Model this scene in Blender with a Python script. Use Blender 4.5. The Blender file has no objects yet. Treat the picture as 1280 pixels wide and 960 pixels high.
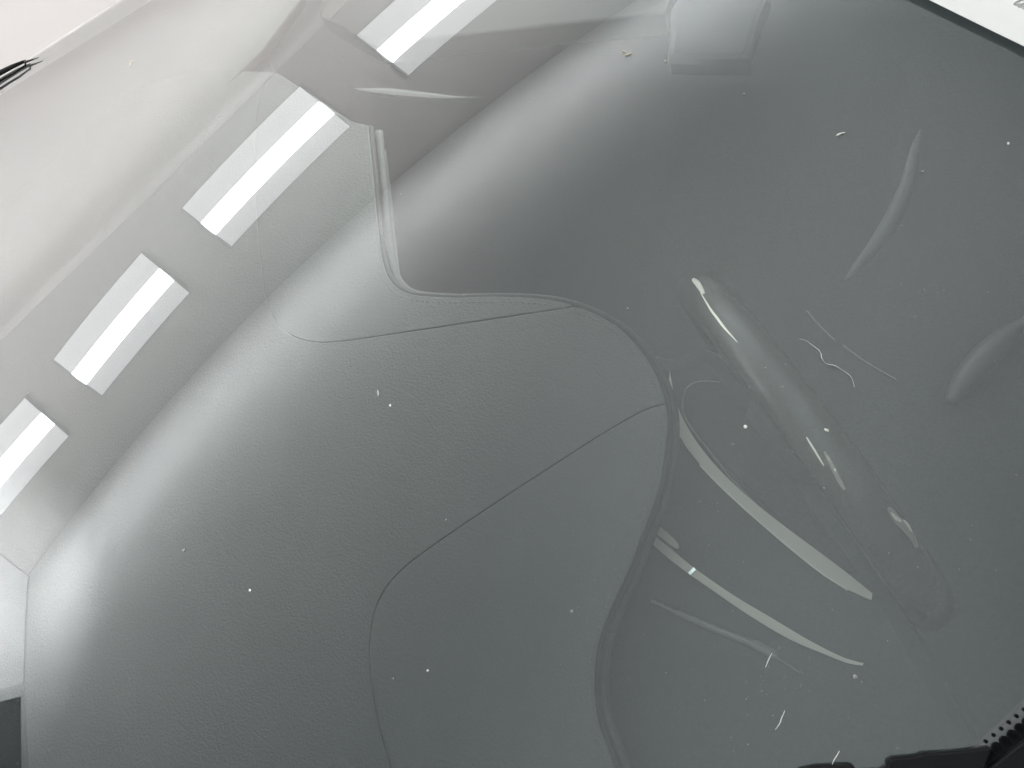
import bpy, bmesh, math, random
import numpy as np
from mathutils import Vector, Matrix
from mathutils.bvhtree import BVHTree
from mathutils.geometry import tessellate_polygon

random.seed(7)
S = bpy.context.scene
COL = S.collection

# ------------------------------------------------------------------ camera
def nz(v):
    v = np.asarray(v, float)
    return v / np.linalg.norm(v)

FPX, CX, CY = 960.0, 640.0, 480.0                 # a phone's main lens, frame 1280 x 960
TILT = math.tan(math.radians(25))
WNC = -nz((TILT * .72, TILT * .69, 1))            # the windscreen's outward normal in phone axes (x right, y down, z into the scene)
_e = nz(np.array((-.72, -.69, 0)) - np.dot((-.72, -.69, 0), WNC) * WNC)
UPC = math.cos(math.radians(30)) * WNC + math.sin(math.radians(30)) * _e      # the pane is raked 30 degrees from level
AX_Y = nz(np.array((0., -1., 0.)) - np.dot((0., -1., 0.), UPC) * UPC)
AX_X = np.cross(AX_Y, UPC)
M3 = np.array((AX_X, AX_Y, UPC))                  # phone axes -> world axes
CAM = np.array((0., 0., 1.62))

def toW(v): return M3 @ np.asarray(v, float)
def ray(px, py): return nz(toW(((px - CX) / FPX, (py - CY) / FPX, 1.0)))

cam = bpy.data.objects.new('camera', bpy.data.cameras.new('camera'))
COL.objects.link(cam)
rx, ry, rz = toW((1, 0, 0)), toW((0, -1, 0)), toW((0, 0, -1))
cam.matrix_world = Matrix(((rx[0], ry[0], rz[0], CAM[0]), (rx[1], ry[1], rz[1], CAM[1]),
                           (rx[2], ry[2], rz[2], CAM[2]), (0, 0, 0, 1)))
cam.data.sensor_width = 36
cam.data.lens = 36 * FPX / 1280
cam.data.clip_start, cam.data.clip_end = .01, 200
S.camera = cam

# ------------------------------------------------------------------ world and exposure
W = bpy.data.worlds.new('World'); S.world = W; W.use_nodes = True
W.node_tree.nodes['Background'].inputs[0].default_value = (.92, .97, 1, 1)
W.node_tree.nodes['Background'].inputs[1].default_value = .12
S.view_settings.view_transform = 'Standard'
S.view_settings.look = 'None'
S.view_settings.exposure = 0
S.view_settings.gamma = 1
S.cycles.max_bounces = 6
S.cycles.transparent_max_bounces = 12
S.cycles.sample_clamp_indirect = 60

# ------------------------------------------------------------------ geometry of the place
WN = toW(WNC)
GD, GR = .50, 5.0
GFOOT = CAM - GD * WN
GCEN = GFOOT - GR * WN                             # the pane is a gently bowed shell about this centre

def glass_at(px, py):
    d = ray(px, py); oc = CAM - GCEN
    b = np.dot(oc, d); c = np.dot(oc, oc) - GR * GR
    disc = b * b - c
    if disc < 0: return None
    return CAM + (-b - math.sqrt(disc)) * d

def on_glass(px, py, lift=.0):
    p = glass_at(px, py)
    return p + nz(p - GCEN) * lift

def bounce(px, py):
    p = glass_at(px, py); n = nz(p - GCEN); d = ray(px, py)
    return p, d - 2 * np.dot(d, n) * n

def hit(o, d, P, N):
    return o + d * (np.dot(P - o, N) / np.dot(d, N))

def mirror(px, py, pl):                            # where the room surface pl is met by the pane's reflection
    o, d = bounce(px, py); return hit(o, d, *pl)

def thru(px, py, pl):                              # where an interior surface is met straight through the pane
    return hit(CAM, ray(px, py), *pl)

UP = np.array((0., 0., 1.))
CEIL_N = nz((math.tan(math.radians(24)), math.tan(math.radians(-18)), -1))   # the pitched ceiling that carries the lamps
CEIL = (np.array((-2., .7, 4.1)), CEIL_N)
_g = glass_at(330, 330)
DASH_N = nz(nz(_g - GCEN) + .10 * toW((1, .3, 0)))   # the dashboard lies under the pane, falling away towards the cabin
DASH = (_g - DASH_N * .075, DASH_N)
def below(pl, h): return (pl[0] - pl[1] * h, pl[1])

# ------------------------------------------------------------------ materials
def mat(name, col, rough=.6, metal=0., spec=.5, bump=None, vary=0., coat=0.):
    m = bpy.data.materials.new(name); m.use_nodes = True
    nt = m.node_tree; b = nt.nodes['Principled BSDF']
    b.inputs['Base Color'].default_value = (*col, 1)
    b.inputs['Roughness'].default_value = rough
    b.inputs['Metallic'].default_value = metal
    b.inputs['Specular IOR Level'].default_value = spec
    b.inputs['Coat Weight'].default_value = coat
    tc = nt.nodes.new('ShaderNodeTexCoord')
    if vary:
        n = nt.nodes.new('ShaderNodeTexNoise'); n.inputs['Scale'].default_value = 9; n.inputs['Detail'].default_value = 6
        mx = nt.nodes.new('ShaderNodeMixRGB'); mx.inputs[1].default_value = (*[c * (1 - vary) for c in col], 1)
        mx.inputs[2].default_value = (*[min(1, c * (1 + vary)) for c in col], 1)
        nt.links.new(tc.outputs['Object'], n.inputs['Vector'])
        nt.links.new(n.outputs['Fac'], mx.inputs[0]); nt.links.new(mx.outputs[0], b.inputs['Base Color'])
    if bump:
        kind, scale, strength, dist = bump
        bp = nt.nodes.new('ShaderNodeBump'); bp.inputs['Strength'].default_value = strength; bp.inputs['Distance'].default_value = dist
        if kind == 'leather':
            w = nt.nodes.new('ShaderNodeTexNoise'); w.inputs['Scale'].default_value = scale * .35; w.inputs['Detail'].default_value = 3
            ad = nt.nodes.new('ShaderNodeMixRGB'); ad.blend_type = 'ADD'; ad.inputs[0].default_value = .004
            nt.links.new(tc.outputs['Object'], w.inputs['Vector'])
            nt.links.new(tc.outputs['Object'], ad.inputs[1]); nt.links.new(w.outputs['Color'], ad.inputs[2])
            v = nt.nodes.new('ShaderNodeTexVoronoi'); v.feature = 'SMOOTH_F1'; v.inputs['Scale'].default_value = scale
            nt.links.new(ad.outputs[0], v.inputs['Vector'])
            nt.links.new(v.outputs['Distance'], bp.inputs['Height']); bp.invert = True
        else:
            w = nt.nodes.new('ShaderNodeTexNoise'); w.inputs['Scale'].default_value = scale; w.inputs['Detail'].default_value = 5
            nt.links.new(tc.outputs['Object'], w.inputs['Vector']); nt.links.new(w.outputs['Fac'], bp.inputs['Height'])
        nt.links.new(bp.outputs[0], b.inputs['Normal'])
    return m

def glow(name, col, strength):
    m = bpy.data.materials.new(name); m.use_nodes = True
    nt = m.node_tree; b = nt.nodes['Principled BSDF']
    b.inputs['Base Color'].default_value = (.8, .8, .8, 1); b.inputs['Roughness'].default_value = .4
    b.inputs['Emission Color'].default_value = (*col, 1); b.inputs['Emission Strength'].default_value = strength
    return m

def glass_mat():
    m = bpy.data.materials.new('dusty laminated glass'); m.use_nodes = True
    nt = m.node_tree; N = nt.nodes.new; L = nt.links.new
    nt.nodes.remove(nt.nodes['Principled BSDF']); out = nt.nodes['Material Output']
    fr = N('ShaderNodeFresnel'); fr.inputs['IOR'].default_value = 1.52
    ge = N('ShaderNodeNewGeometry'); io = N('ShaderNodeMapRange')                 # a thin pane reflects alike from both sides
    io.inputs[3].default_value = 1.52; io.inputs[4].default_value = 1 / 1.52
    L(ge.outputs['Backfacing'], io.inputs[0]); L(io.outputs[0], fr.inputs['IOR'])
    a = N('ShaderNodeMath'); a.operation = 'ADD'; a.inputs[1].default_value = 1
    t = N('ShaderNodeMath'); t.operation = 'MULTIPLY'; t.inputs[1].default_value = 2
    d = N('ShaderNodeMath'); d.operation = 'DIVIDE'; d.use_clamp = True          # both faces of the pane: 2F/(1+F)
    L(fr.outputs[0], a.inputs[0]); L(fr.outputs[0], t.inputs[0]); L(t.outputs[0], d.inputs[0]); L(a.outputs[0], d.inputs[1])
    tr = N('ShaderNodeBsdfTransparent'); tr.inputs[0].default_value = (.85, .91, .905, 1)
    gl = N('ShaderNodeBsdfGlossy'); gl.inputs['Roughness'].default_value = 0.0; gl.inputs[0].default_value = (1, 1, 1, 1)
    mx = N('ShaderNodeMixShader'); L(d.outputs[0], mx.inputs[0]); L(tr.outputs[0], mx.inputs[1]); L(gl.outputs[0], mx.inputs[2])
    tc = N('ShaderNodeTexCoord')                                                   # a thin film of dust and wiped smears
    n1 = N('ShaderNodeTexNoise'); n1.inputs['Scale'].default_value = 3.2; n1.inputs['Detail'].default_value = 4
    mp = N('ShaderNodeMapping'); mp.inputs['Rotation'].default_value = (.2, .1, .9); mp.inputs['Scale'].default_value = (26, 2.6, 6)
    n2 = N('ShaderNodeTexNoise'); n2.inputs['Scale'].default_value = 1.0; n2.inputs['Detail'].default_value = 6
    n3 = N('ShaderNodeTexNoise'); n3.inputs['Scale'].default_value = 700; n3.inputs['Detail'].default_value = 2
    L(tc.outputs['Object'], n1.inputs['Vector']); L(tc.outputs['Object'], mp.inputs[0]); L(mp.outputs[0], n2.inputs['Vector']); L(tc.outputs['Object'], n3.inputs['Vector'])
    def ramp(src, lo, hi, a0, a1):
        r = N('ShaderNodeMapRange'); r.inputs[1].default_value = lo; r.inputs[2].default_value = hi
        r.inputs[3].default_value = a0; r.inputs[4].default_value = a1; L(src, r.inputs[0]); return r.outputs[0]
    def mul(x, y):
        q = N('ShaderNodeMath'); q.operation = 'MULTIPLY'; L(x, q.inputs[0]); L(y, q.inputs[1]); return q.outputs[0]
    f = mul(mul(ramp(n1.outputs['Fac'], .3, .7, .85, 1.15), ramp(n2.outputs['Fac'], .45, .8, .95, 1.3)), ramp(n3.outputs['Fac'], .32, .68, .35, 1.65))
    k = N('ShaderNodeMath'); k.operation = 'MULTIPLY'; k.inputs[1].default_value = DUST; L(f, k.inputs[0])
    df = N('ShaderNodeBsdfDiffuse'); df.inputs[0].default_value = (.70, .775, .785, 1)
    m2 = N('ShaderNodeMixShader'); L(k.outputs[0], m2.inputs[0]); L(mx.outputs[0], m2.inputs[1]); L(df.outputs[0], m2.inputs[2])
    L(m2.outputs[0], out.inputs['Surface'])
    return m

DUST = .027
M = dict(
    glass=glass_mat(),
    dash=mat('grained dashboard vinyl', (.035, .0365, .0365), .58, bump=('leather', 500, .75, .0006), vary=.06),
    piping=mat('dashboard edge vinyl', (.012, .013, .013), .75, spec=.2, bump=('leather', 700, .3, .0004)),
    thread=mat('grey thread', (.06, .064, .064), .8),
    void=mat('dark cabin plastic', (.022, .026, .028), .75, bump=('noise', 260, .3, .0004), vary=.15),
    dial=mat('dark dial glass', (.005, .006, .007), .5, spec=.3),
    carpet=mat('dark carpet', (.020, .024, .026), .95, bump=('noise', 500, .6, .001), vary=.2),
    rim=mat('steering wheel leather', (.036, .036, .034), .26, bump=('leather', 520, .25, .0004)),
    painted_glint=mat('painted rim highlight', (.85, .80, .70), .35, .3, bump=('noise', 180, .5, .001)),  # pale colour that paints the bright highlights on the wheel rim
    painted_glint_dim=mat('dim painted rim highlight', (.30, .285, .25), .45, .3, bump=('noise', 180, .5, .001)),  # duller colour for the soft part of the painted rim highlights
    silver=mat('satin silver trim', (.335, .31, .272), .5, .3, bump=('noise', 900, .15, .0003)),
    dimsilver=mat('dull grey trim', (.10, .105, .10), .55, .1),
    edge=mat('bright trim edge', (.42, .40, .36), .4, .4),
    chrome=mat('bright chrome', (.8, .8, .78), .15, 1.),
    bolster=mat('seat bolster leather', (.046, .049, .048), .45, bump=('leather', 400, .3, .0006)),
    seat=mat('dark seat leather', (.020, .024, .026), .8, bump=('leather', 400, .3, .0006)),
    beige=mat('warm grey door vinyl', (.155, .152, .148), .7, bump=('noise', 300, .2, .0005), vary=.06),
    pocket=mat('pale door pocket', (.048, .049, .048), .7),
    black=mat('black rubber', (.006, .006, .007), .7, spec=.25, bump=('noise', 300, .3, .0006)),
    ceramic=mat('black ceramic print', (.008, .008, .009), .8, spec=.1),
    pillar=mat('taupe pillar trim', (.060, .048, .044), .8),
    bonnet=mat('white car paint', (.46, .435, .425), .4, coat=.3),
    paper=mat('white paper', (.92, .91, .885), .8, bump=('noise', 60, .05, .001)),
    ink=mat('grey ink', (.50, .49, .47), .8),
    white=mat('white plaster', (.80, .80, .80), .9, bump=('noise', 8, .08, .01)),
    wall=mat('warm white wall', (.80, .775, .765), .9),
    ceil=mat('warm white ceiling board', (.77, .757, .75), .9, bump=('noise', 12, .08, .01)),
    door=mat('dark door leaf', (.010, .009, .008), .8, vary=.2),
    frame=mat('painted steel', (.62, .64, .64), .5),
    lens=glow('lit side diffuser', (.95, .96, 1.0), 1.65),
    core=glow('lit centre diffuser', (1, 1, 1), 15.0),
    lint=mat('white lint', (.80, .78, .73), .8),
    lint_dim=mat('grey dust', (.30, .30, .29), .9),
    husk=mat('straw husk', (.50, .42, .32), .7),
    fibre=mat('shiny white fibre', (.75, .75, .72), .35),
)

# ------------------------------------------------------------------ mesh helpers
def tagged(o, label, cat=None, group=None, kind=None):
    if label: o['label'] = label
    if cat: o['category'] = cat
    if group: o['group'] = group
    if kind: o['kind'] = kind
    return o

def link(name, me, m, parent=None, smooth=False):
    o = bpy.data.objects.new(name, me); COL.objects.link(o)
    if m: me.materials.append(m)
    if smooth:
        for p in me.polygons: p.use_smooth = True
    if parent:
        o.parent = parent
        o.matrix_parent_inverse = Matrix.Translation(-parent.location) if parent.type == 'EMPTY' else Matrix()
    return o

def mesh(name, vs, fs, m, parent=None, smooth=False):
    me = bpy.data.meshes.new(name); me.from_pydata([tuple(v) for v in vs], [], fs); me.update()
    return link(name, me, m, parent, smooth)

def empty(name, loc):
    o = bpy.data.objects.new(name, None); o.location = Vector(loc); o.empty_display_size = .05
    COL.objects.link(o); return o

def smooth_path(pts, n=8, closed=False):
    P = [np.asarray(p, float) for p in pts]; out = []; k = len(P)
    rng = k if closed else k - 1
    for i in range(rng):
        if closed: a, b, c, d = P[i - 1], P[i], P[(i + 1) % k], P[(i + 2) % k]
        else: a, b, c, d = P[max(i - 1, 0)], P[i], P[i + 1], P[min(i + 2, k - 1)]
        for j in range(n):
            t = j / n
            out.append(.5 * ((2 * b) + (c - a) * t + (2 * a - 5 * b + 4 * c - d) * t * t + (3 * b - a - 3 * c + d) * t ** 3))
    if not closed: out.append(P[-1])
    return out

def slab(name, pts, n, thick, m, parent=None, bev=.0012, inset=.0004, soft=False):
    """A plate with a rounded rim: pts is its outline, n the side that faces out."""
    pts = [np.asarray(p, float) for p in pts]; n = nz(n)
    pts = [p for i, p in enumerate(pts) if np.linalg.norm(p - pts[i - 1]) > 2e-4]; k = len(pts)
    area = np.zeros(3)
    for i in range(k): area += np.cross(pts[i], pts[(i + 1) % k])
    if np.dot(area, n) < 0: pts = pts[::-1]
    inw = []
    for i in range(k):
        e1, e2 = pts[i] - pts[i - 1], pts[(i + 1) % k] - pts[i]
        a = np.cross(n, e1 / (np.linalg.norm(e1) + 1e-12)) + np.cross(n, e2 / (np.linalg.norm(e2) + 1e-12))
        l = np.linalg.norm(a); inw.append(a / l / max(l / 2, .5) if l > 1e-9 else np.cross(n, nz(e2)))
    vs, fs = [], []
    rings = [(inset, -thick), (inset, -bev), (inset + bev * .29, -bev * .29), (inset + bev, 0.)]
    for off, h in rings:
        for p, q in zip(pts, inw): vs.append(p + q * off + n * h)
    for r in range(len(rings) - 1):
        for i in range(k):
            j = (i + 1) % k
            fs.append((r * k + i, r * k + j, (r + 1) * k + j, (r + 1) * k + i))
    b0 = (len(rings) - 1) * k
    ax = nz(np.cross(n, (.3, .5, .8))); ay = np.cross(n, ax)
    tri = tessellate_polygon([[Vector((np.dot(v, ax), np.dot(v, ay), 0)) for v in vs[b0:b0 + k]]])
    for t in tri:
        e = np.cross(vs[b0 + t[1]] - vs[b0 + t[0]], vs[b0 + t[2]] - vs[b0 + t[0]])
        t = t if np.dot(e, n) > 0 else t[::-1]
        fs.append(tuple(b0 + i for i in t)); fs.append(tuple(reversed(t)))
    o = mesh(name, vs, fs, m, parent)
    if soft:
        for p in o.data.polygons: p.use_smooth = abs(np.dot(np.array(p.normal), n)) < .98
    return o

def tube(name, pts, rad, m, parent=None, seg=8, cap=True):
    pts = [np.asarray(p, float) for p in pts]; k = len(pts)
    rad = [rad] * k if np.isscalar(rad) else rad
    vs, fs = [], []; u = None
    for i in range(k):
        t = nz(pts[min(i + 1, k - 1)] - pts[max(i - 1, 0)])
        if u is None: u = nz(np.cross(t, (.31, .52, .79)))
        u = nz(u - np.dot(u, t) * t); v = np.cross(t, u)
        for j in range(seg):
            a = 2 * math.pi * j / seg; vs.append(pts[i] + rad[i] * (math.cos(a) * u + math.sin(a) * v))
    for i in range(k - 1):
        for j in range(seg):
            q = (j + 1) % seg; fs.append((i * seg + j, i * seg + q, (i + 1) * seg + q, (i + 1) * seg + j))
    if cap: fs.append(tuple(reversed(range(seg)))); fs.append(tuple(range((k - 1) * seg, k * seg)))
    return mesh(name, vs, fs, m, parent, True)

def even(path, k=40):                               # the same path in k equal steps
    P = np.array(path); L = np.concatenate([[0], np.cumsum(np.linalg.norm(np.diff(P, axis=0), axis=1))])
    t = np.linspace(0, L[-1], k)
    return [np.array([np.interp(x, L, P[:, c]) for c in range(P.shape[1])]) for x in t]

def strip(name, left, right, pl, thick, m, parent=None, n=6, bulge=.0):
    """A moulded strip between two edges, standing proud of pl."""
    a, b = even(smooth_path(left, n)), even(smooth_path(right, n)); k = len(a)
    vs, fs = [], []
    for i in range(k):
        pa, pb = thru(*a[i], pl), thru(*b[i], pl); N = pl[1]
        for f, h in ((0, -thick), (0, 0), (.5, bulge), (1, 0), (1, -thick)): vs.append(pa * (1 - f) + pb * f + N * h)
    for i in range(k - 1):
        for j in range(4): fs.append((i * 5 + j, i * 5 + j + 1, (i + 1) * 5 + j + 1, (i + 1) * 5 + j))
    fs.append((4, 3, 2, 1, 0)); fs.append(tuple((k - 1) * 5 + j for j in range(5)))
    return mesh(name, vs, fs, m, parent)

def poly_mesh(name, pts, m, parent=None):
    return mesh(name, pts, [tuple(range(len(pts)))], m, parent)

# ------------------------------------------------------------------ the room that the pane mirrors
RB1, RB2 = mirror(35, 720, CEIL), mirror(750, 30, CEIL)           # ridge where the ceiling turns
ridge = nz(RB2 - RB1)
out = nz(np.cross(ridge, UP)); out = out if out[0] > 0 else -out
down = nz(out * .92 - UP * .39 - ridge * np.dot(out * .92 - UP * .39, ridge))
SOF_N = nz(np.cross(ridge, down)); SOF_N = SOF_N if SOF_N[2] < 0 else -SOF_N
SOFFIT = (RB1, SOF_N)
WC1, WC2 = mirror(0, 390, CEIL), mirror(395, 0, CEIL)
eave = nz(WC2 - WC1)
EW = np.cross(RB1 - mirror(0, 693, CEIL), mirror(30, 960, SOFFIT) - RB1); EW = nz(EW)
EW = EW if np.dot(EW, GFOOT - RB1) > 0 else -EW
END = (RB1, EW)
#DIAG2
def sheet(name, *pts, thick=.04, label=None):
    """A wall, ceiling or roof board facing n, with real thickness behind it."""
    pts, m, n = list(pts[:-2]), pts[-2], pts[-1]
    o = slab(name, pts, n, thick, m, None, bev=.002, inset=.0)
    o['kind'] = 'structure'
    if label: o['label'] = label
    return o

far_r = RB2 + ridge * 3.2
corner = nz(np.cross(SOF_N, EW)); corner = corner if np.dot(corner, down) > 0 else -corner
back = ridge * -.0
eav = [mirror(x, 390 - x * 390 / 395, CEIL) for x in (-120, -60, 0, 80, 160, 240, 320, 395, 470, 540, 600)]
k0 = min(range(len(eav)), key=lambda i: abs(np.dot(eav[i] - RB1, EW)))
e0 = eav[0] + nz(eav[0] - eav[1]) * .6; eav = [e0] + eav + [eav[-1] + nz(eav[-1] - eav[-2]) * 1.5]
for i in range(len(eav) - 1):                         # cut the eave where it runs into the end wall
    da, db_ = np.dot(eav[i] - RB1, EW), np.dot(eav[i + 1] - RB1, EW)
    if da < 0 <= db_:
        eav = [eav[i] + (eav[i + 1] - eav[i]) * (-da / (db_ - da))] + eav[i + 1:]; break
ecorn = eav[0]
sheet('ceiling', RB1, far_r, *eav[::-1], M['ceil'], CEIL_N)
sof_far1 = RB1 + corner * 7.5; sof_far2 = far_r + down * 6.2
sheet('ceiling_slope', RB1, far_r, sof_far2, sof_far1, M['white'], SOF_N)
w_down = nz(-UP * .95 - np.cross(eave, UP) * .10)
WAL_N = nz(np.cross(eave, w_down)); WAL_N = WAL_N if np.dot(WAL_N, GFOOT - WC1) > 0 else -WAL_N
vs, fs = [], []
prof = [(.18, -.002), (.13, .012), (.085, .033), (.048, .065), (.02, .105), (.004, .15), (0, .20), (0, 2.), (0, 6.)]
for p in eav:                                         # a cove runs round from the ceiling into the wall
    for a_, b_ in prof: vs.append(p + WAL_N * a_ * 1. + (w_down * b_ if b_ > 0 else CEIL_N * .004) + (CEIL_N - CEIL_N * np.dot(CEIL_N, w_down)) * 0)
    vs[-9] = p - CEIL_N * np.dot(vs[-9] - p, CEIL_N) + (vs[-9] - p) + CEIL_N * .004
for i in range(len(eav) - 1):
    for j in range(8): fs.append((i * 9 + j, i * 9 + j + 1, (i + 1) * 9 + j + 1, (i + 1) * 9 + j))
sw = mesh('side_wall', vs, fs, M['wall'], None, True); sw['kind'] = 'structure'
endn = EW
e_dn = nz(-UP + EW * np.dot(UP, EW))
sheet('end_wall', RB1, ecorn, ecorn + e_dn * 4, RB1 + corner * 7.5 + e_dn * 2.5, RB1 + corner * 7.5, M['white'], endn)

# ------------------------------------------------------------------ doorway in the end wall, mirrored at the lower left
def emir(x, y): return mirror(x, y, END)
dd = [emir(30, 862), emir(-160, 912), emir(-150, 1300), emir(38, 1100)]
dc = sum(dd) / 4
dr = tagged(empty('doorway', dd[3]), 'dark doorway with pale frame in the white wall mirrored at the lower left', 'doorway')
slab('door_leaf', [p + EW * .012 for p in dd], EW, .012, M['door'], dr, bev=.003, inset=.0)
def bar(name, p, q, wd, m, parent, n, h=.03):
    p, q = np.asarray(p), np.asarray(q); s = nz(np.cross(n, q - p)) * wd / 2
    return slab(name, [p - s + n * h, q - s + n * h, q + s + n * h, p + s + n * h], n, h, m, parent, bev=.003, inset=0)
bar('head_frame', dd[0], dd[1], .07, M['frame'], dr, EW)
bar('jamb', dd[0], dd[3], .05, M['frame'], dr, EW, .026)

# ------------------------------------------------------------------ four ceiling lights
LIGHTS = [
    ([(445, 45), (510, 95), (692, -54), (630, -112)], 'lit ceiling light mirrored at the top edge, uppermost of the four in the row'),
    ([(228, 260), (290, 308), (438, 158), (375, 108)], 'lit ceiling light mirrored whole over the upper dashboard seam, second from the top'),
    ([(68, 448), (129, 493), (238, 365), (178, 315)], 'lit ceiling light mirrored whole and clear of every seam, third from the top'),
    ([(-52, 592), (3, 642), (88, 543), (33, 495)], 'lit ceiling light mirrored lowest of the four and cut by the left edge')]
for q, lab in LIGHTS:
    P = [mirror(x, y, CEIL) for x, y in (q if q is not LIGHTS[0][0] else q)]
    c = sum(P) / 4
    root = tagged(empty('ceiling_light', c), lab, 'ceiling light', 'row of ceiling lights mirrored in the windscreen')
    def at(u, v, h=0.): return (P[0] * (1 - u) + P[1] * u) * (1 - v) + (P[3] * (1 - u) + P[2] * u) * v + CEIL_N * h
    slab('housing', [at(-.015, -.006, .012), at(1.015, -.006, .012), at(1.015, 1.006, .012), at(-.015, 1.006, .012)], CEIL_N, .012, M['frame'], root, bev=.002, inset=0)
    for v0, v1 in ((-.012, .0), (1.0, 1.012)):
        slab('end_trim', [at(-.015, v0, .027), at(1.015, v0, .027), at(1.015, v1, .027), at(-.015, v1, .027)], CEIL_N, .015, M['frame'], root, bev=.002, inset=0)
    for u0, u1 in ((.005, .385), (.685, .995)):
        slab('side_diffuser', [at(u0, .003, .022), at(u1, .003, .022), at(u1, .997, .022), at(u0, .997, .022)], CEIL_N, .010, M['lens'], root, bev=.002, inset=0)
    vs, fs = [], []; NS = 10
    for v in (.003, .997):
        for i in range(NS + 1):
            a = math.pi * i / NS; vs.append(at(.535 - .15 * math.cos(a), v, .022 + .010 * math.sin(a)))
    for i in range(NS): fs.append((i, i + 1, NS + 2 + i, NS + 1 + i))
    fs.append(tuple(range(NS, -1, -1))); fs.append(tuple(range(NS + 1, 2 * NS + 2)))
    mesh('centre_diffuser', vs, fs, M['core'], root)

# ------------------------------------------------------------------ added lights, not fittings of the room (one-sided, their backs to the car's pane)
def area(name, loc, aim, sx, sy, power, col=(1, 1, 1), spread=180, xdir=None):
    l = bpy.data.lights.new(name, 'AREA'); l.shape = 'RECTANGLE'; l.size, l.size_y = sx, sy; l.energy = power; l.color = col
    l.spread = math.radians(spread)
    o = bpy.data.objects.new(name, l); COL.objects.link(o)
    z = -nz(np.asarray(aim) - np.asarray(loc)); xd = xdir if xdir is not None else np.array((1., 0, 0))
    x = nz(xd - np.dot(xd, z) * z); y = np.cross(z, x)
    o.matrix_world = Matrix(((x[0], y[0], z[0], loc[0]), (x[1], y[1], z[1], loc[1]), (x[2], y[2], z[2], loc[2]), (0, 0, 0, 1)))
    return o

#ADDED LIGHTS
mid_r = (RB1 + RB2) / 2
# added light with no fitting: washes the slope from just under the ridge
wash = RB1 + ridge * 3.0 + down * .13 + SOF_N * .37
area('added_slope_wash', wash, wash - SOF_N * .8 + down * .6, 5.8, .05, 26, (.96, 1, 1), 112, ridge)
# three added lights lift the ceiling board, the side wall and the end wall
up0 = (RB1 + RB2) * .26 + (WC1 + WC2) * .24 + CEIL_N * .8 - ridge * .2
area('added_ceiling_fill', up0, up0 - CEIL_N, 6.4, .5, 42, (1, .965, .955), 180, ridge)
sw0 = (WC1 + WC2) / 2 + WAL_N * .9 - UP * .6
area('added_wall_fill', sw0, sw0 - WAL_N, 6.0, .5, 43, (1, .955, .935), 180, eave)
ew0 = mirror(-30, 770, END) + EW * 1.1
area('added_end_wall_fill', ew0, mirror(-20, 765, END), .5, .4, 13.5, (.96, 1, 1), 90)
# unseen spot added to brighten the upper left of the dashboard
sl = bpy.data.lights.new('added_dash_spot', 'SPOT'); sl.energy = 720; sl.color = (1, .93, .865); sl.shadow_soft_size = .06
sl.spot_size = math.radians(20.5); sl.spot_blend = 1.0
so_ = bpy.data.objects.new('added_dash_spot', sl); COL.objects.link(so_)
key = GFOOT + 2.6 * nz((.1, 1, .62)); aim = Vector(thru(320, 255, DASH))
so_.location = key; so_.rotation_euler = (aim - Vector(key)).to_track_quat('-Z', 'Y').to_euler()
for fx, fy, fw, fe in ((930, -110, 1.0, 25), (1000, 980, 2.2, 20)):  # unseen fills added to brighten the slope that the pane mirrors
    fill = mirror(fx, fy, SOFFIT) + SOF_N * .9
    area('added_slope_fill', fill, fill - SOF_N, fw, 1.3, fe, (.88, .985, 1), 180, ridge)
sl = bpy.data.lights.new('added_dash_spot', 'SPOT'); sl.energy = 720; sl.color = (1, .93, .865); sl.shadow_soft_size = .06  # the same added spot once more over the dashboard
sl.spot_size = math.radians(20.5); sl.spot_blend = 1.0
so_ = bpy.data.objects.new('added_dash_spot', sl); COL.objects.link(so_)
key = GFOOT + 2.6 * nz((.1, 1, .62)); aim = Vector(thru(320, 255, DASH))
so_.location = key; so_.rotation_euler = (aim - Vector(key)).to_track_quat('-Z', 'Y').to_euler()
fill = mirror(1050, 350, SOFFIT) + SOF_N * .9  # one more unseen fill added for the slope
area('added_slope_fill', fill, fill - SOF_N, 2.6, 1.6, 30, (.94, 1, .98), 180, ridge)

# ------------------------------------------------------------------ the car seen through and around its windscreen
car = tagged(empty('car', on_glass(640, 480) - UP * 1.1), 'car seen close through its dusty windscreen, dark dashboard and steering wheel behind the glass', 'car')

# windscreen: a bowed pane, cut off along its far edge
tx = nz(np.cross(WN, (0, 0, 1))); ty = np.cross(WN, tx)
bm = bmesh.new(); NX = 110
A0, A1 = -1.9, 1.3
vv = []
for i in range(NX + 1):
    for j in range(NX + 1):
        a, b = A0 + (A1 - A0) * i / NX, A0 + (A1 - A0) * j / NX
        r = nz(GR * WN + a * tx + b * ty); vv.append(bm.verts.new(tuple(GCEN + GR * r)))
for i in range(NX):
    for j in range(NX):
        bm.faces.new((vv[i * (NX + 1) + j], vv[(i + 1) * (NX + 1) + j], vv[(i + 1) * (NX + 1) + j + 1], vv[i * (NX + 1) + j + 1]))
cutn = nz(np.cross(ray(0, 96), ray(150, -1)))
cutn = cutn if np.dot(cutn, ray(0, 0)) > 0 else -cutn
bmesh.ops.bisect_plane(bm, geom=bm.verts[:] + bm.edges[:] + bm.faces[:], plane_co=tuple(CAM), plane_no=tuple(cutn), clear_outer=True)
bmesh.ops.recalc_face_normals(bm, faces=bm.faces[:])
bm.faces.ensure_lookup_table()
if np.dot(np.array(bm.faces[len(bm.faces) // 2].normal), WN) < 0: bmesh.ops.reverse_faces(bm, faces=bm.faces[:])
me = bpy.data.meshes.new('windscreen'); bm.to_mesh(me); bm.free()
screen = link('windscreen', me, M['glass'], car, True)

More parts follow.
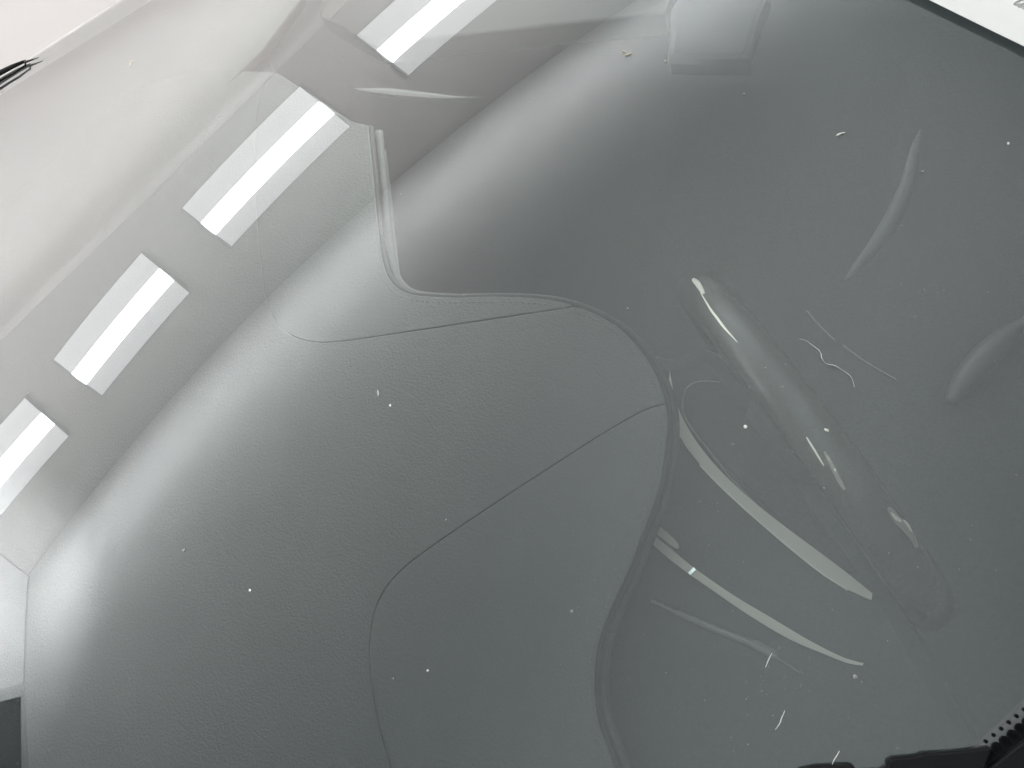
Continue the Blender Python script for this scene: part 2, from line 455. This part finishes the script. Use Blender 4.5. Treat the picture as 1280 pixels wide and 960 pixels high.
# bonnet panel beyond the pane
bp0 = glass_at(75, 52); BON = (bp0 - nz(bp0 - GCEN) * .012, nz(bp0 - GCEN))
bon_px = [(-160, 199), (0, 97), (150, 1), (420, -170), (300, -230), (100, -190), (-60, -120), (-170, -40)]
slab('bonnet', [thru(x, y, BON) for x, y in bon_px], BON[1], .02, M['bonnet'], car, bev=.004, inset=0)

# dashboard
EDGE = [(460, 156), (466, 215), (472, 280), (478, 325), (488, 350), (510, 366), (560, 371), (620, 370), (680, 373), (725, 384), (770, 407),
        (805, 443), (825, 480), (834, 515), (833, 560), (824, 610), (810, 650), (785, 715), (762, 765), (748, 805), (743, 850), (748, 900),
        (762, 940), (782, 990), (810, 1050), (850, 1120)]
SEAM1 = [(345, 90), (328, 110), (320, 155), (319, 220), (322, 280), (328, 340), (335, 380), (346, 404), (364, 419), (392, 427), (430, 426), (500, 416), (600, 401), (680, 389), (716, 383)]
SEAM2 = [(831, 505), (805, 513), (760, 538), (700, 576), (640, 615), (580, 655), (530, 690), (500, 714), (480, 738), (467, 768), (462, 805), (464, 850), (472, 900), (484, 945), (500, 1000), (520, 1060), (545, 1120)]
edge = smooth_path(EDGE, 8); s1 = smooth_path(SEAM1, 8); s2 = smooth_path(SEAM2, 8)
def near_i(path, p): return min(range(len(path)), key=lambda i: np.hypot(*(path[i] - np.array(p))))
i1, i2 = near_i(edge, (720, 383)), near_i(edge, (832, 508))
D = lambda p: thru(p[0], p[1], DASH)
left_side = [(545, 1120), (200, 1130), (48, 1130), (35, 960), (30, 862), (36, 722), (-60, 640), (-190, 560), (-190, 430), (0, 255), (70, 195), (135, 135), (190, 102), (250, 86)]
main_px = left_side + [p for p in s1] + edge[i1 + 1:i2] + s2
dash = slab('dashboard', [D(p) for p in main_px], DASH_N, .045, M['dash'], car, bev=.0008, inset=.0003)
upper_px = list(s1) + edge[:i1][::-1] + [(440, 152), (395, 122)]
slab('dash_panel', [D(p) for p in upper_px], DASH_N, .045, M['dash'], dash, bev=.0008, inset=.0003)
lower_px = list(s2) + edge[i2:][::-1]
slab('dash_panel', [D(p) for p in lower_px], DASH_N, .045, M['dash'], dash, bev=.0008, inset=.0003)
_n = nz(glass_at(60, 130) - GCEN); APRON = (glass_at(60, 130) - _n * .05, _n)
slab('defroster_panel', [thru(x, y, APRON) for x, y in ((-190, 330), (-190, 210), (30, 72), (160, -20), (330, -140), (420, -60), (330, 60), (250, 140), (100, 260), (-100, 420))], _n, .01, M['dash'], dash, bev=.002)
def off_edge(path, d):                             # shift a picture-plane outline sideways before laying it on the dashboard
    o = []
    for i, p in enumerate(path):
        t = path[min(i + 1, len(path) - 1)] - path[max(i - 1, 0)]; t = t / (np.hypot(*t) + 1e-9)
        o.append(p + np.array((-t[1], t[0])) * d)
    return o
tube('edge_piping', [D(p) - DASH_N * .0042 for p in off_edge(edge, -1.0)], .0032, M['piping'], dash, 10)
tube('edge_piping', [D(p) - DASH_N * .014 for p in off_edge(edge, -6.0)], .0045, M['seat'], dash, 10)
st = bmesh.new(); sp = off_edge(edge, 7.0)
acc = 0.
P3 = [D(p) for p in sp]
for i in range(len(P3) - 1):                       # saddle stitches, too fine to pick apart
    seg = np.linalg.norm(P3[i + 1] - P3[i]); k = max(1, int(round(seg / .0042)))
    for j in range(k):
        a = P3[i] + (P3[i + 1] - P3[i]) * (j + .12) / k; b = P3[i] + (P3[i + 1] - P3[i]) * (j + .78) / k
        t = nz(b - a); s = np.cross(DASH_N, t) * .0006
        q = [a - s, b - s, b + s, a + s]; c = (a + b) / 2 + DASH_N * .0007
        vq = [st.verts.new(tuple(v)) for v in q]; vc = st.verts.new(tuple(c))
        for e in range(4): st.faces.new((vq[e], vq[(e + 1) % 4], vc))
me = bpy.data.meshes.new('stitching'); st.to_mesh(me); st.free()
so = link('stitching', me, M['thread'], dash); so['kind'] = 'stuff'

# cabin under and behind the dashboard
VOID = below(DASH, .42)
slab('cabin_floor', [thru(x, y, VOID) for x, y in ((-300, -260), (1560, -260), (1560, 1250), (-300, 1250))], DASH_N, .03, M['carpet'], car, bev=.003)
IP = below(DASH, .07)
ip_px = smooth_path([(740, 420), (830, 440), (890, 430), (960, 500), (1060, 640), (1150, 780), (1250, 980), (1200, 1100), (860, 1100), (700, 1000), (690, 700)], 6, True)
ipn = slab('instrument_panel', [thru(*p, IP) for p in ip_px], DASH_N, .03, M['seat'], car, bev=.018)
def P_(n): return below(DASH, .07 - n)
def fair(pts, n=14):                                 # a fair curve through measured points
    P = np.array(pts, float); t = np.concatenate([[0], np.cumsum(np.hypot(*np.diff(P, axis=0).T))]); t /= t[-1]
    u = np.linspace(0, 1, n); return np.stack([np.polyval(np.polyfit(t, P[:, c], 4), u) for c in (0, 1)], 1)
tl = fair([(837, 470), (841, 527), (861, 562), (888, 594.5), (915, 621), (943, 645), (964, 664), (1002, 696), (1048, 730), (1070, 742), (1089, 750)])
tr = fair([(838, 462), (843, 500), (853, 525), (872, 553), (901, 586), (943, 626), (965, 646), (986, 664), (1025, 694), (1060, 714), (1078, 726), (1088, 744)])
strip('trim_strip', tl, tr, P_(.006), .006, M['silver'], ipn, 6, .0)
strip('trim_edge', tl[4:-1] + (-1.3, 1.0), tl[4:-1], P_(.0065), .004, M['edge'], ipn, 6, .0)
strip('trim_strip', [(805, 670), (830, 693), (861, 717), (901, 745), (941, 772), (987, 799), (1034, 819), (1060, 829), (1078, 832)],
      [(808, 661), (835, 683), (868, 710), (917, 744), (964, 772), (1011, 800), (1048, 819), (1068, 826), (1080, 829)], P_(.006), .006, M['silver'], ipn, 6, .0)
strip('trim_strip', [(808, 657), (822, 668), (842, 684), (848, 685)], [(811, 649), (825, 658), (845, 676), (848, 684)], P_(.006), .006, M['silver'], ipn, 6, .0)
strip('chrome_clip', [(860, 716), (863, 719)], [(867, 709), (870, 712)], P_(.0075), .007, M['chrome'], ipn, 3, .0004)
tube('ridge_line', [thru(*p, P_(.003)) for p in smooth_path([(814, 751), (850, 768), (900, 789), (945, 807), (968, 820), (1000, 842)], 6)], [.0018] * 6 + [.003] * 12 + [.004] * 7 + [.001] * 6, M['dimsilver'], ipn)
slab('dial_face', [thru(*p, P_(.002)) for p in smooth_path([(858, 490), (872, 478), (900, 474), (925, 500), (960, 556), (1010, 628), (1070, 712), (1050, 708), (1000, 676), (945, 620), (902, 578), (870, 540), (856, 512)], 5, True)], DASH_N, .004, M['dial'], ipn, bev=.0004)
tube('dial_rim', [thru(*p, P_(.004)) for p in smooth_path([(900, 478), (880, 477), (864, 481), (855, 494), (854, 516), (868, 540), (894, 573), (920, 605), (950, 636)], 6)], .0011, M['dimsilver'], ipn, 6)
tube('edge_line', [thru(*p, P_(.03)) for p in smooth_path([(908, 450), (930, 477), (948, 500), (972, 531)], 6)], .0009, M['dimsilver'], ipn, 6)

# steering wheel, seen almost along its own plane
WP = below(DASH, .10)
wc = thru(1003, 546, WP)
wa, wb = thru(850, 338, WP), thru(1156, 754, WP)
wlong = nz(wb - wa); wr = np.linalg.norm(wb - wa) / 2 - .016
vdir = ray(1003, 546)
waxis = nz(np.cross(wlong, vdir)); wdep = nz(np.cross(waxis, wlong)); waxis = nz(waxis + .055 * wdep)
wdep = nz(np.cross(waxis, wlong))
if np.dot(wdep, vdir) > 0: wdep = -wdep
wheel = empty('steering_wheel', wc); wheel.parent = car; wheel.matrix_parent_inverse = Matrix.Translation(-car.location)
vs, fs = [], []; NR, NT = 96, 20
for i in range(NR):
    a = 2 * math.pi * i / NR; rad = math.cos(a) * wlong + math.sin(a) * wdep * .78
    for j in range(NT):
        b = 2 * math.pi * j / NT; vs.append(wc + rad * wr + nz(rad) * .0165 * math.cos(b) + waxis * .019 * math.sin(b))
for i in range(NR):
    for j in range(NT):
        fs.append((i * NT + j, ((i + 1) % NR) * NT + j, ((i + 1) % NR) * NT + (j + 1) % NT, i * NT + (j + 1) % NT))
def wpart(name, vs, fs, m, smooth=True):
    o = mesh(name, vs, fs, m, None, smooth); o.parent = wheel
    o.matrix_parent_inverse = (Matrix.Translation(wheel.location)).inverted(); return o
wpart('rim', vs, fs, M['rim']); RIM = (vs, fs)
def wtube(name, pts, rad, m, seg=10):
    o = tube(name, pts, rad, m, None, seg); o.parent = wheel; o.matrix_parent_inverse = Matrix.Translation(wheel.location).inverted(); return o
for a in (.35, math.pi - .35, -math.pi / 2):
    rad = math.cos(a) * wlong + math.sin(a) * wdep * .78
    wtube('spoke', [wc + rad * (.05 + (wr - .05) * t) - waxis * .012 * (1 - t) for t in (0, .3, .6, 1)], [.016, .012, .010, .010], M['void'])
vs, fs = [], []
for r, h in ((.0, .018), (.03, .017), (.052, .010), (.058, -.004), (.05, -.03)):
    for j in range(24):
        b = 2 * math.pi * j / 24; vs.append(wc + (math.cos(b) * wlong + math.sin(b) * wdep) * r + waxis * h)
for i in range(4):
    for j in range(24): fs.append((i * 24 + j, i * 24 + (j + 1) % 24, (i + 1) * 24 + (j + 1) % 24, (i + 1) * 24 + j))
wpart('hub', vs, fs, M['void'])
bvh = BVHTree.FromPolygons([Vector(v) for v in RIM[0]], RIM[1])
def painted_glint(path, w, m, lift=.0006):  # lays a pale strip on the rim as a painted highlight
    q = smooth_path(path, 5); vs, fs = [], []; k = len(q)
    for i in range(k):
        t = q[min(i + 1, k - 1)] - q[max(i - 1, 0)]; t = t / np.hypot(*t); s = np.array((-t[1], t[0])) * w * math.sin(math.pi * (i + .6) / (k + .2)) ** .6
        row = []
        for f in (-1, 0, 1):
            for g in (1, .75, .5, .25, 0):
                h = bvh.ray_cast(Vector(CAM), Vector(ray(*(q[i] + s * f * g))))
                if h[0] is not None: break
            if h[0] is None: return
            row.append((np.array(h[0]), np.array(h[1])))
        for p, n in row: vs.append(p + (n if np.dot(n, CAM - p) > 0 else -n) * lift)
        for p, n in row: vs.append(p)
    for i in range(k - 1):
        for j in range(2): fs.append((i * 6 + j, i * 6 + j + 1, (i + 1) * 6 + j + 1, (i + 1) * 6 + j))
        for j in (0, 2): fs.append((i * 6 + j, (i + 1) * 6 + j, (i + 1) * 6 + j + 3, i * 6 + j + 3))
    wpart('rim_painted_glint', vs, fs, M[m])
painted_glint([(856, 343), (864, 349), (876, 364), (890, 386), (904, 410)], 10, 'painted_glint_dim')
painted_glint([(866, 349), (873, 356), (880, 368)], 3.5, 'painted_glint')
painted_glint([(876, 366), (888, 386), (897, 398), (906, 410), (922, 428)], 1.5, 'painted_glint')
painted_glint([(1008, 546), (1018, 562), (1030, 582)], 1.2, 'painted_glint')
painted_glint([(1030, 564), (1038, 578), (1048, 598), (1056, 612)], 3.2, 'painted_glint_dim')
painted_glint([(1034, 570), (1040, 580), (1045, 590)], 1.4, 'painted_glint')
painted_glint([(1110, 634), (1120, 648), (1136, 666), (1146, 684)], 5.0, 'painted_glint_dim')
painted_glint([(1113, 640), (1120, 648), (1126, 652)], 2.0, 'painted_glint')
painted_glint([(1128, 650), (1134, 656), (1139, 665)], 1.5, 'painted_glint')

# seats in the dark behind the wheel
SEATP = below(DASH, .40)
seat = slab('seat', [thru(*p, SEATP) for p in smooth_path([(1650, -230), (1650, 400), (1650, 1240), (1000, 1240), (450, 1240), (400, 800), (400, 300), (395, 150), (330, 60), (330, -150), (420, -240), (1000, -240)], 6, True)], DASH_N, .015, M['seat'], car, bev=.004)
tube('bolster', [thru(*p, SEATP) - DASH_N * .008 for p in smooth_path([(1160, 130), (1146, 180), (1132, 236), (1105, 290), (1070, 335), (1030, 375)], 6)], [.004 + .010 * math.sin(math.pi * i / 30) for i in range(31)], M['bolster'], seat, 12)
tube('bolster', [thru(*p, SEATP) + DASH_N * .012 for p in smooth_path([(1184, 508), (1204, 478), (1232, 446), (1262, 418), (1310, 385)], 6)], [.006 + .010 * math.sin(math.pi * min(1, i / 20)) for i in range(25)], M['bolster'], seat, 12)
tube('seat_piping', [thru(*p, SEATP) + DASH_N * .003 for p in smooth_path([(1008, 390), (1026, 411), (1043, 427)], 6)], .0016, M['dimsilver'], seat, 6)
tube('seat_piping', [thru(*p, SEATP) + DASH_N * .003 for p in smooth_path([(1053, 433), (1080, 453), (1119, 476)], 6)], .0016, M['dimsilver'], seat, 6)

# far door trim at the top of the picture
DRP = below(DASH, .25)
dtrim = slab('door_panel', [thru(*p, DRP) for p in ((470, 58), (560, 46), (700, 30), (832, 17), (838, 0), (850, -90), (420, -160), (400, 20))], DASH_N, .04, M['beige'], car, bev=.004)
slab('door_pocket', [thru(*p, below(DASH, .24)) for p in smooth_path([(842, 0), (900, -40), (962, -20), (952, 20), (938, 66), (930, 74), (850, 74), (834, 70), (836, 40)], 4, True)], DASH_N, .03, M['pocket'], dtrim, bev=.010)
strip('trim_strip', [(443, 111), (480, 110), (530, 115), (572, 120.5), (604, 121)], [(443, 112), (470, 116), (520, 121), (565, 123), (605, 121.5)], below(DASH, .05), .005, M['pocket'], dtrim, 5, .0004)

# black seal at the foot of the pane, its printed dot band and the pillar trim under it
cow_px = [(960, 985), (985, 966), (1003, 959), (1020, 956), (1062, 954), (1067, 957), (1068, 962), (1100, 961), (1107, 957), (1108, 950), (1114, 946), (1146, 943), (1152, 940), (1190, 938), (1215, 935), (1236, 933),
          (1226, 962), (1240, 953), (1256, 940), (1270, 929), (1288, 914), (1320, 890), (1420, 830), (1420, 1060), (960, 1060)]
slab('lower_seal', [on_glass(x, y, .006) for x, y in cow_px], WN, .005, M['black'], car, bev=.001, inset=0)
slab('pillar_trim', [on_glass(x, y, -.012) for x, y in ((1222, 944), (1240, 929), (1262, 908), (1285, 886), (1330, 846), (1345, 880), (1300, 915), (1262, 945), (1230, 972))], WN, .01, M['pillar'], car, bev=.002)
def dot(px, py, r):
    c = on_glass(px, py, .0012); n = nz(c - GCEN); u = nz(np.cross(n, (0, 0, 1))); v = np.cross(n, u); rr = r * np.linalg.norm(c - CAM) / FPX
    slab('frit_dot', [c + rr * (math.cos(a) * u + math.sin(a) * v) for a in np.linspace(0, 2 * math.pi, 15)[:-1]], n, .0008, M['ceramic'], screen, bev=.0002, inset=0)
for k in range(8):
    x, y = 1232 + 9.6 * k, 926.5 - 7.9 * k
    dot(x, y, 1.9)
    dot(x + 5.2, y + 16.5 - .2 * k, 4.3)
    if k < 7: dot(x - 4.6, y + 24, 5.3); 
    dot(x + 9, y + 28, 5.6)

# wiper at the far edge
wip = empty('wiper', on_glass(20, 84, .01)); wip.parent = car; wip.matrix_parent_inverse = Matrix.Translation(-car.location)
def wt(name, pts, rad, m):
    o = tube(name, pts, rad, m, None, 8); o.parent = wip; o.matrix_parent_inverse = Matrix.Translation(wip.location).inverted()
def og(x, y, h=.003): return thru(x, y, (BON[0] + BON[1] * (.012 + h), BON[1]))
wt('blade', [og(-60, 121), og(0, 91), og(16, 83), og(30, 77)], [.0046, .0036, .0030, .0020], M['black'])
wt('arm', [og(-60, 132), og(0, 100.5), og(18, 91), og(31, 82)], [.0022, .0018, .0014, .0010], M['black'])
wt('end_cap', [og(31.5, 75.5), og(31.8, 82.5)], .0012, M['black'])
wt('tip', [og(31, 77.8), og(40, 74.8), og(48, 72)], [.0016, .0010, .0004], M['black'])

# ------------------------------------------------------------------ a sheet of paper lying on the pane
pn = nz(on_glass(1280, 0) - GCEN); pe = on_glass(1163, 0)
pl0 = (on_glass(1230, 30, .0045), pn)
lo = [thru(x, y, pl0) for x, y in ((1043, -59.5), (1103, -29.6), (1163, .3), (1222, 29.2), (1280, 57.5), (1350, 92), (1420, 126))]
bk = nz(np.cross(pn, lo[-1] - lo[0])); bk = bk if np.dot(bk, rx - ry * -1) > 0 else -bk
vs, fs = [], []; NP = 9
for th in (0, -.0004):
    for r in range(NP):
        t = r / (NP - 1)
        for p in lo: vs.append(p + bk * .26 * t - pn * (.0035 * (1 - (1 - t) ** 2)) + pn * th)
K = len(lo)
for r in range(NP - 1):
    for i in range(K - 1):
        a = r * K + i; fs.append((a, a + 1, a + K + 1, a + K)); b = a + NP * K; fs.append((b, b + K, b + K + 1, b + 1))
for i in range(K - 1): fs.append((i, i + NP * K, i + 1 + NP * K, i + 1))
sheet_o = mesh('paper_sheet', vs, fs, M['paper'], None, False)
tagged(sheet_o, 'white printed paper sheet lying on the glass at the upper right corner', 'paper')
def ink(pts, r=.0007):
    o = tube('lettering', [thru(x, y, (pl0[0] - pn * .0006, pn)) for x, y in smooth_path(pts, 5)], r, M['ink'], None, 6); o.parent = sheet_o
ink([(1300, -9), (1283, -2.5), (1272, 2), (1268, 4.8), (1270, 6), (1275, 5.5)])
ink([(1300, -4), (1284, 3), (1275, 6.5), (1273, 8), (1277, 8.6), (1288, 8), (1300, 4)])
ink([(1300, 12), (1288, 11.5), (1279, 10.5), (1281, 8.5), (1290, 6)])

# ------------------------------------------------------------------ lint, husks and dust on the pane
def fibre(pts, r, label, m='fibre', lift=.0012):
    q = smooth_path(pts, 5); k = len(q)
    rr = [r * (.35 + .65 * math.sin(math.pi * i / (k - 1))) * (.8 + .4 * random.random()) for i in range(k)]
    o = tube('fibre', [on_glass(x, y, lift + .0008 * math.sin(i * .7)) for i, (x, y) in enumerate(q)], rr, M[m], None, 6)
    return tagged(o, label, 'fibre', 'loose fibres on the windscreen')
fibre([(999, 425), (1010, 428), (1020, 436), (1026, 442), (1027, 449), (1033, 455), (1045, 459), (1057, 466), (1065, 475), (1068, 485)], .00023, 'long curly white fibre lying on the glass over the steering wheel')
fibre([(981, 888), (977, 897), (975, 903), (969, 912)], .0003, 'short bright white fibre with a knot lying on the glass above the black lower seal')
fibre([(965, 816), (961, 824), (957, 834)], .00028, 'fine white fibre lying on the glass just below the long lower silver trim')
fibre([(1049, 938), (1044, 947), (1040, 955)], .00030, 'faint short fibre touching the black lower seal', 'lint')
fibre([(160, 84), (163, 82), (164, 78), (168, 76)], .0003, 'tiny curled dark thread on the pale glass near the upper left corner', 'husk')

def speck(px, py, a, b, rot, label, m='lint', lift=.0006):
    c = on_glass(px, py, lift); n = nz(c - GCEN); s = np.linalg.norm(c - CAM) / FPX
    u0 = nz(rx - np.dot(rx, n) * n); v0 = np.cross(n, u0)
    u = math.cos(rot) * u0 + math.sin(rot) * v0; v = np.cross(n, u)
    vs = []; rnd = random.Random(px * 7 + py)
    for z, k in ((0, 1), (.45, .8)):
        for j in range(8):
            t = 2 * math.pi * j / 8; w = k * rnd.uniform(.7, 1.15)
            vs.append(c + u * a * s * w * math.cos(t) + v * b * s * w * math.sin(t) + n * min(a, b) * s * z)
    vs.append(c + n * min(a, b) * s * .7)
    fs = [(j, (j + 1) % 8, 8 + (j + 1) % 8, 8 + j) for j in range(8)] + [(8 + j, 8 + (j + 1) % 8, 16) for j in range(8)]
    o = mesh('dust_speck', vs, fs, M[m], None)
    return tagged(o, label, 'dust speck', 'dust specks on the windscreen')
speck(932, 534, 2.6, 2.6, 0, 'round white speck over the dark dial between the silver trim and the steering wheel')
speck(916, 556, 3.0, 1.1, .5, 'small slanted grey speck under the round white speck over the dial', 'lint_dim')
speck(1033, 538, 3.2, 2.0, -.4, 'oval white speck on the lower half of the steering wheel rim')
speck(978, 484, 1.7, 1.6, 0, 'small pale speck at the middle of the steering wheel rim', 'lint_dim')
speck(957, 460, 1.2, 1.2, 0, 'very small speck on the upper half of the steering wheel rim', 'lint_dim')
speck(1030, 610, 1.4, 1.3, 0, 'small speck between the wheel rim and the upper silver trim', 'lint_dim')
speck(1069, 846, 2.6, 2.4, 0, 'faint grey speck just below the tip of the long lower silver trim', 'lint_dim')
speck(715, 764, 2.2, 2.0, 0, 'pale speck on the lower dashboard panel close to its stitched edge', 'lint_dim')
speck(488, 507, 1.7, 1.5, 0, 'bright speck under the pale smear in the middle of the dashboard')
speck(473, 492, 1.8, 5.0, .2, 'pale upright smear of lint in the middle of the dashboard', 'lint_dim')
speck(230, 688, 2.4, 1.5, .7, 'pale speck on the dashboard right of the mirrored room corner', 'lint_dim')
speck(313, 738, 1.5, 1.5, 0, 'bright pinpoint speck low on the left of the dashboard')
speck(535, 838, 1.6, 1.5, 0, 'bright speck inside the curved seam of the lower dashboard panel')
speck(492, 848, 1.5, 1.3, 0, 'dim speck just right of the curved seam of the lower dashboard panel', 'lint_dim')
speck(558, 650, 1.5, 1.3, 0, 'pale speck just above the slanting seam of the lower dashboard panel', 'lint_dim')
speck(785, 386, 1.2, 1.2, 0, 'tiny speck beside the bend of the dashboard edge', 'lint_dim')
speck(1260, 180, 1.3, 2.0, 0, 'small white speck close to the right edge below the paper')
speck(1153, 215, 1.5, 1.3, 0, 'faint speck on the dark seat bolster', 'lint_dim')
speck(930, 118, 1.2, 1.2, 0, 'tiny speck below the pale door pocket', 'lint_dim')
speck(832, 77, 1.6, 2.0, 0, 'pale speck at the lower corner of the door pocket', 'lint_dim')
for (x, y, w, h, r, lab, mm) in ((780, 65, 3.6, 1.3, -.6, 'straw coloured husk flake lying on the glass near the top, left half of a pair', 'husk'),
                                 (786, 69, 4.4, 1.3, .1, 'straw coloured husk flake lying on the glass near the top, right half of a pair', 'husk'),
                                 (1048, 169, 3.6, 1.6, .45, 'hooked whitish flake lying on the glass left of the seat bolster', 'lint'),
                                 (1053, 167, 3.0, 1.0, 0, 'thin end of the hooked whitish flake left of the seat bolster', 'lint')):
    speck(x, y, w, h, r, lab, mm)

db = bmesh.new(); rnd = random.Random(3)
for k in range(620):
    x, y = rnd.uniform(20, 1300), rnd.uniform(-10, 970)
    if k % 4 == 1:
        cx, cy, sg = ((1165, 375, 26), (962, 850, 34), (410, 70, 36), (640, 440, 60))[k // 4 % 4]; x, y = rnd.gauss(cx, sg), rnd.gauss(cy, sg * .6)
    elif k % 3 == 0: x, y = rnd.gauss(900, 190), rnd.gauss(560, 200)
    if 70 + x * -.64 > y - 30 or glass_at(x, y) is None or y - 57 < (x - 1280) * .49: continue
    s = np.linalg.norm(glass_at(x, y) - CAM) / FPX * rnd.choice((.3, .35, .4, .5, .7)); c = on_glass(x, y, .0004); n = nz(c - GCEN)
    u = nz(np.cross(n, (rnd.random(), rnd.random(), 1))); v = np.cross(n, u)
    q = [db.verts.new(tuple(c + u * s)), db.verts.new(tuple(c + v * s)), db.verts.new(tuple(c - u * s * rnd.uniform(.5, 1.5))), db.verts.new(tuple(c - v * s))]
    t = db.verts.new(tuple(c + n * s))
    for e in range(4): db.faces.new((q[e], q[(e + 1) % 4], t))
me = bpy.data.meshes.new('dust'); db.to_mesh(me); db.free()
tagged(link('dust', me, M['lint_dim']), 'fine pale dust grains scattered over the windscreen', 'dust', None, 'stuff')
